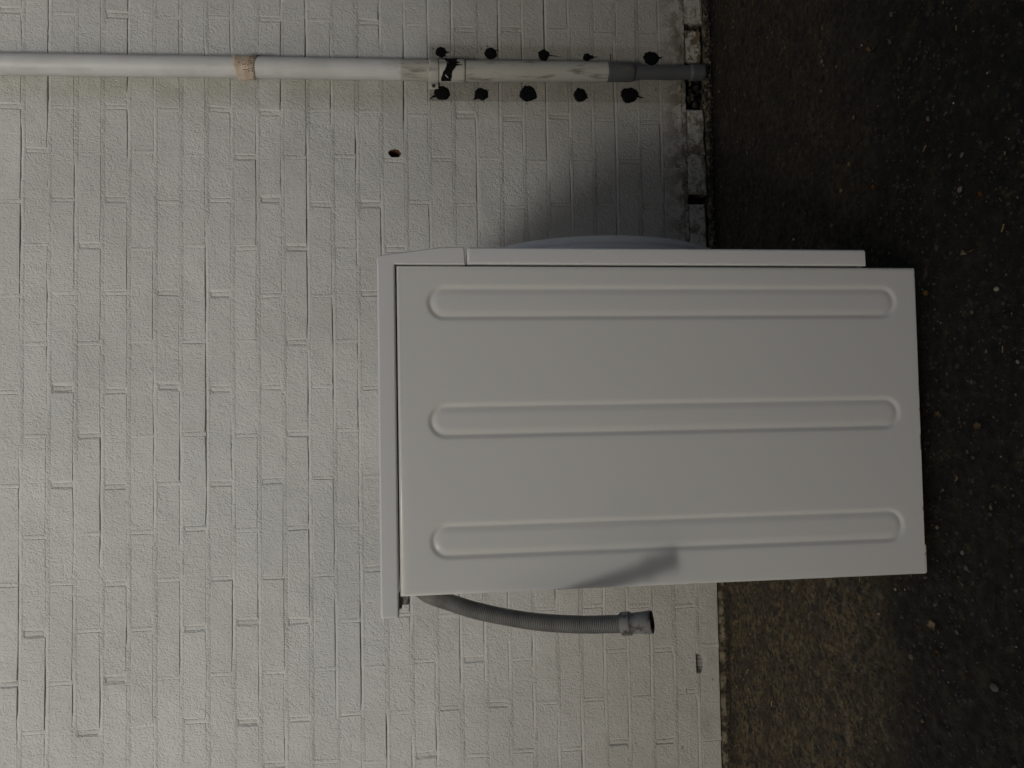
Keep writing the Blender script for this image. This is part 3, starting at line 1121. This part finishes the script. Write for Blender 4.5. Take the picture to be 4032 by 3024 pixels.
# moulded top plate and control panel
bm = bmesh.new()
box_bm(bm, -0.2948, XF - 0.0003, DM - 0.0015, YB + 0.0015, 0.8262, 0.8526, 0.0036, 4, skip=lambda c: c.x > XF - 0.01)
wn(link("top_plate", from_bm("top_plate", bm, True), M_plas, mach))
prof = [(XF - 0.0003, 0.8526), (0.2285, 0.8526), (0.2332, 0.8480), (0.2349, 0.8380), (0.2368, 0.8230), (0.2390, 0.8080), (0.2412, 0.7930),
        (0.2432, 0.7785), (0.2448, 0.7650), (0.2459, 0.7510), (0.2465, 0.7380), (0.2466, 0.7265), (0.2448, 0.7238), (0.2200, 0.7232), (0.2200, 0.8262), (XF - 0.0003, 0.8262)]
bm = bmesh.new()


def cp_pred(a, b):
    # bevel only the outline edges of the two end faces that lie on the outer curve
    if abs(a.y - b.y) > 1e-6:
        return False
    mx, mz = (a.x + b.x) / 2, (a.z + b.z) / 2
    return not (abs(mx - (XF - 0.0003)) < 1e-5)


prism_bm(bm, prof, DM - 0.0015, YB + 0.0015, 0.0026, 3, cp_pred)
wn(link("control_panel", from_bm("control_panel", bm, True), M_plas, mach))
# front panel
bm = bmesh.new()
box_bm(bm, 0.2208, 0.2464, DM - 0.0004, YB + 0.0004, 0.0905, 0.7200, 0.0040, 4, skip=lambda c: c.x < 0.222 and abs(c.y - DM) > 0.1 or c.x < 0.223 and False)
wn(link("front_panel", from_bm("front_panel", bm, True), M_plas, mach))
bm = bmesh.new()
box_bm(bm, XF - 0.004, 0.2220, DM + 0.012, YB - 0.012, 0.10, 0.81)
link("front_frame", from_bm("front_frame", bm), M_shadowgap, mach)
# porthole door: only its rim swells past the front edge
DC = (0.2464, DM + 0.30, 0.470)
Vd, Fd = lathe([(0.0, 0.246), (0.004, 0.2505), (0.012, 0.2525), (0.0165, 0.2510), (0.0185, 0.2485), (0.0205, 0.2500), (0.026, 0.2470), (0.032, 0.238), (0.038, 0.221), (0.0425, 0.198),
                (0.045, 0.172), (0.0455, 0.155), (0.043, 0.140), (0.034, 0.128), (0.02, 0.12)],
               DC, (1, 0, 0), 96)
door = link("door", from_np("door", Vd, Fd, True), M_door, mach)
Vd, Fd = lathe([(0.0205, 0.121), (0.034, 0.112), (0.038, 0.09), (0.040, 0.05), (0.040, 0.0005)], DC, (1, 0, 0), 48)
link("door_glass", from_np("door_glass", Vd, Fd, True), mat("dark_glass", (0.03, 0.035, 0.04), 0.05, 0.6), door)
# lug under the overhang of the top plate
bm = bmesh.new()
box_bm(bm, -0.2785, XB + 0.002, DM + 0.010, DM + 0.028, 0.812, 0.8268, 0.0015, 2)
box_bm(bm, -0.2835, -0.2660, DM + 0.008, DM + 0.030, 0.8225, 0.8266, 0.0008, 1)
link("lug", from_bm("lug", bm), M_cuff, mach)

# drain hose
pts = [Vector(p) for p in ((-0.255, 1.232, 0.800), (-0.268, 1.196, 0.797), (-0.2745, 1.1735, 0.7842), (-0.2785, 1.1485, 0.7603), (-0.2899, 1.1185, 0.7075),
                           (-0.2994, 1.0915, 0.6366),
                           (-0.2982, 1.0595, 0.5757),
                           (-0.2933, 1.0355, 0.5261),
                           (-0.2922, 1.031, 0.5182))]


def catmull(P, step):
    out = []
    Q = [P[0] * 2 - P[1]] + P + [P[-1] * 2 - P[-2]]
    for i in range(1, len(Q) - 2):
        p0, p1, p2, p3 = Q[i - 1:i + 3]
        n = max(2, int((p2 - p1).length / 0.002))
        for k in range(n):
            t = k / n
            out.append(0.5 * ((2 * p1) + (-p0 + p2) * t + (2 * p0 - 5 * p1 + 4 * p2 - p3) * t * t + (-p0 + 3 * p1 - 3 * p2 + p3) * t ** 3))
    out.append(P[-1])
    # even spacing
    res = [out[0]]
    acc = 0.0
    for a, b in zip(out, out[1:]):
        L = (b - a).length
        while acc + L >= step:
            f = (step - acc) / L
            a = a + (b - a) * f
            L = (b - a).length
            res.append(a.copy())
            acc = 0.0
        acc += L
    return res


PITCH = 0.0027
path = catmull(pts, PITCH / 6)
rad = []
for i in range(len(path)):
    s_ = i * PITCH / 6
    ph = (s_ % PITCH) / PITCH
    rib = 1.0 if ph < 0.55 else 0.0
    rib = 0.5 + 0.5 * math.cos(2 * math.pi * (ph - 0.25))
    amp = 0.0021
    rad.append(0.0124 - amp * (1 - rib) ** 1.5)
Vh, Fh = tube_rings(path, rad, 28)
hose = link("drain_hose", from_np("drain_hose", Vh, Fh, True), M_hose, mach)
e = path[-1]
ax = Vector((0.13, -0.42, -0.87)).normalized()
Vc, Fc = lathe([(-0.004, 0.0118), (-0.004, 0.0150), (-0.0025, 0.0158), (0.008, 0.0160), (0.0098, 0.0152), (0.0102, 0.0136), (0.020, 0.0142), (0.0385, 0.0154), (0.0390, 0.0146), (0.036, 0.0128), (0.010, 0.0105)],
               e, ax, 36)
link("hose_cuff", from_np("hose_cuff", Vc, Fc, True), M_cuff, hose)
Vc, Fc = lathe([(0.0365, 0.0129), (0.012, 0.0115), (0.011, 0.0003)], e, ax, 24)
link("cuff_bore", from_np("cuff_bore", Vc, Fc, True), M_shadowgap, hose)

# ------------------------------------------------------------------ litter on the ground
ico = bmesh.new()
bmesh.ops.create_icosphere(ico, subdivisions=1, radius=1.0)
IV = np.array([v.co[:] for v in ico.verts])
IF = np.array([[v.index for v in f.verts] for f in ico.faces])
ico.free()


def grit(name, P, Sz, C, flat=0.6):
    n = len(P)
    V = np.zeros((n, len(IV), 3))
    for i in range(n):
        q = IV * (1 + rng.uniform(-.28, .28, IV.shape))
        sc = Sz[i] * np.array([rng.uniform(.7, 1.4), rng.uniform(.7, 1.4), flat * rng.uniform(.6, 1.2)])
        q = q * sc
        a = rng.uniform(0, 6.28)
        ca, sa = math.cos(a), math.sin(a)
        V[i, :, 0] = q[:, 0] * ca - q[:, 1] * sa + P[i][0]
        V[i, :, 1] = q[:, 0] * sa + q[:, 1] * ca + P[i][1]
        V[i, :, 2] = q[:, 2] + P[i][2]
    F = (IF[None] + (np.arange(n) * len(IV))[:, None, None]).reshape(-1, 3)
    me = from_np(name, V.reshape(-1, 3).tolist(), F.tolist())
    at_ = me.attributes.new("tint", 'FLOAT_COLOR', 'POINT')
    cc_ = np.ones((n, len(IV), 4))
    cc_[:, :, :3] = np.array(C)[:, None, :]
    at_.data.foreach_set("color", cc_.reshape(-1))
    o = link(name, me, M_grit)
    o['kind'] = 'stuff'
    return o


PAL = np.array([(.035, .032, .028), (.05, .044, .034), (.085, .072, .050), (.115, .092, .050), (.075, .055, .032), (.10, .098, .092), (.17, .15, .115), (.13, .085, .05), (.30, .29, .27), (.42, .41, .39)])
PW = np.array([.24, .22, .18, .12, .12, .055, .035, .02, .006, .004])
n = 11000
P, Z_, Cc = [], [], []
while len(P) < n:
    x, y = rng.uniform(-1.05, 1.25), rng.uniform(0.84, 1.97)
    if XB - 0.004 < x < XF + 0.02 and DM - 0.002 < y < YB:
        continue
    if y > 1.42 and x < -0.2 and rng.random() < 0.72:
        continue
    s_ = 0.0006 + 0.0012 * rng.random() ** 2 + (0.0008 + 0.0026 * rng.random() if rng.random() < 0.05 else 0)
    P.append((x, y, s_ * 0.15 - 0.0004))
    Z_.append(s_)
    Cc.append(PAL[rng.choice(len(PAL), p=PW)] * rng.uniform(.75, 1.25))
grit("gravel", P, Z_, Cc)
# crumbs along the foot of the wall and in the broken corner by the pipe
P, Z_, Cc = [], [], []
for _ in range(520):
    x = rng.uniform(-1.05, 1.25)
    P.append((x, DW - 0.002 - abs(rng.normal(0, .012)), 0.0005))
    Z_.append(rng.uniform(.001, .0028))
    Cc.append((PAL[rng.choice([0, 1, 2, 4])] * rng.uniform(.6, 1.3)))
for _ in range(130):
    x = rng.normal(0.90, 0.055)
    P.append((x, DW + rng.uniform(-.02, .03), rng.uniform(0, .010)))
    Z_.append(rng.uniform(.0015, .0055))
    Cc.append(PAL[rng.choice([0, 1, 2, 3, 6, 6])] * rng.uniform(.6, 1.3))
for _ in range(420):
    x = rng.uniform(0.36, 1.25)
    P.append((x, DW - 0.004 + rng.normal(0, .007), rng.uniform(-.001, .012) * rng.random()))
    Z_.append(rng.uniform(.002, .0062))
    Cc.append(PAL[rng.choice([0, 0, 1, 2, 4])] * rng.uniform(.35, 1.0))
for cx0, cw in ((0.892, 0.055), (0.5718, 0.011), (1.0565, 0.008)):
    for _ in range(int(cw * 1300)):
        P.append((cx0 + rng.uniform(-cw, cw), DW + rng.uniform(.012, .05), rng.uniform(0.004, .062)))
        Z_.append(rng.uniform(.003, .0085))
        Cc.append(PAL[rng.choice([0, 0, 1, 2])] * rng.uniform(.3, 1.1))
grit("rubble", P, Z_, Cc, 0.8)
# straw and twig bits
sV, sF = [], []
for _ in range(60):
    x, y = rng.uniform(-1.0, 1.2), rng.uniform(0.85, 1.9)
    if XB - .01 < x < XF + .03 and DM - .01 < y < YB:
        continue
    L, w, a = rng.uniform(.003, .007), rng.uniform(.0003, .0006), rng.uniform(0, 3.14)
    dx, dy = math.cos(a) * L, math.sin(a) * L
    ox, oy = -math.sin(a) * w, math.cos(a) * w
    b = len(sV)
    bend = rng.uniform(-.002, .002)
    for t in (-1, 0, 1):
        for q, hh in ((1, .0002), (0, .0018), (-1, .0002)):
            sV.append((x + dx * t + ox * q + (bend if t == 0 else 0), y + dy * t + oy * q, hh))
    for i in range(2):
        for k in range(2):
            c0 = b + i * 3 + k
            sF.append((c0, c0 + 3, c0 + 4, c0 + 1))
M_straw = mat("straw", (0.23, 0.17, 0.085), 0.7, 0.3)
o = link("straw_bits", from_np("straw_bits", sV, sF), M_straw)
o['kind'] = 'stuff'


def leaf(x, y, ln_, wd, ang, m, label, group="dead leaves and chips on the ground", cat="leaf", name="dead_leaf", curl=0.004, ragged=0.0):
    rr = random.Random(int(x * 9999))
    bm = bmesh.new()
    rows = []
    for i in range(7):
        t = i / 6
        w = wd * math.sin(math.pi * (0.06 + 0.88 * t)) ** 0.8 * (1 + rr.uniform(-ragged, ragged))
        rows.append([bm.verts.new((ln_ * (t - .5), w * s_ + ragged * wd * rr.uniform(-.3, .3), 0.0012 + curl * abs(s_) ** 1.5 + curl * 0.8 * (2 * t - 1) ** 2)) for s_ in (-1, -.4, .4, 1)])
    for a, b in zip(rows, rows[1:]):
        for k in range(3):
            bm.faces.new((a[k], b[k], b[k + 1], a[k + 1]))
    bmesh.ops.solidify(bm, geom=list(bm.faces), thickness=0.0006)
    o = link(name, from_bm(name, bm, True), m, None, (x, y, 0.0))
    o.rotation_euler = (0, 0, ang)
    return tag(o, label, cat, group)


def pebble(x, y, r, m, label, sq=(1, 1, .6)):
    rr = random.Random(int(x * 7777))
    bm = bmesh.new()
    r *= 0.72
    bmesh.ops.create_icosphere(bm, subdivisions=2, radius=r)
    for v in bm.verts:
        k = 1 + 0.16 * noise.noise(v.co * (1.4 / r) + Vector((x * 30, y * 20, 0)))
        v.co = Vector((v.co.x * sq[0], v.co.y * sq[1], v.co.z * sq[2])) * k
    o = link("pebble", from_bm("pebble", bm, True), m, None, (x, y, r * sq[2] * 0.45))
    o.rotation_euler = (0, 0, rr.uniform(0, 3))
    return tag(o, label, "pebble", "pebbles on the dark ground")


leaf(0.3802, 1.2355, .0105, .0050, 0.3, M_leafo, "small oval orange leaf on the dark ground beyond the machine's front")
leaf(0.2951, 0.9809, .0080, .0042, 1.2, M_leafo, "tiny orange leaf scrap beside the pinkish pebble")
leaf(0.6245, 1.2347, .0230, .0048, 1.0, M_leaft, "long tan leaf strip on the ground far out past the glue dabs", ragged=.35)
leaf(0.1738, 1.1055, .0110, .0060, 0.8, M_leafy, "ochre leaf scrap just off the machine's bottom front corner", ragged=.3)
leaf(-0.0314, 1.0046, .0150, .0060, 2.0, M_leaft, "ragged brown leaf on the ground in front of the machine's middle", ragged=.4)
leaf(-0.3833, 1.1093, .0095, .0048, 0.2, M_leafy, "yellow leaf scrap near the pale wood chip", ragged=.2)
leaf(-0.3434, 1.1211, .0185, .0064, 2.1, M_chip, "pale splintered wood chip on the ground behind the machine's back corner", cat="wood chip", name="wood_chip", ragged=.45)
leaf(-0.0150, 1.0872, .0140, .0050, 1.4, M_leaft, "pale forked leaf close to the machine's bottom edge", ragged=.5)
leaf(-0.1089, 1.0526, .0090, .0016, 0.1, M_chip, "thin curled pale shaving on the ground in front of the machine", cat="wood chip", name="wood_chip")
pebble(0.3149, 1.0257, .0066, M_pink, "flat pinkish oval pebble beside the tiny orange leaf scrap", (1.1, .9, .5))
pebble(0.1577, 0.9622, .0062, M_cream, "cream angular pebble on the ground off the machine's front corner", (1, .8, .6))
pebble(-0.3956, 0.9963, .0105, M_stone, "flat grey pebble, the largest stone on the ground", (1.1, .8, .4))
pebble(-0.3104, 1.2184, .0040, M_cream, "small cream pebble beside the machine's back bottom corner", (1, .8, .7))
pebble(0.055, 0.930, .0042, M_cream, "small whitish pebble farthest in front of the machine", (1, .7, .7))
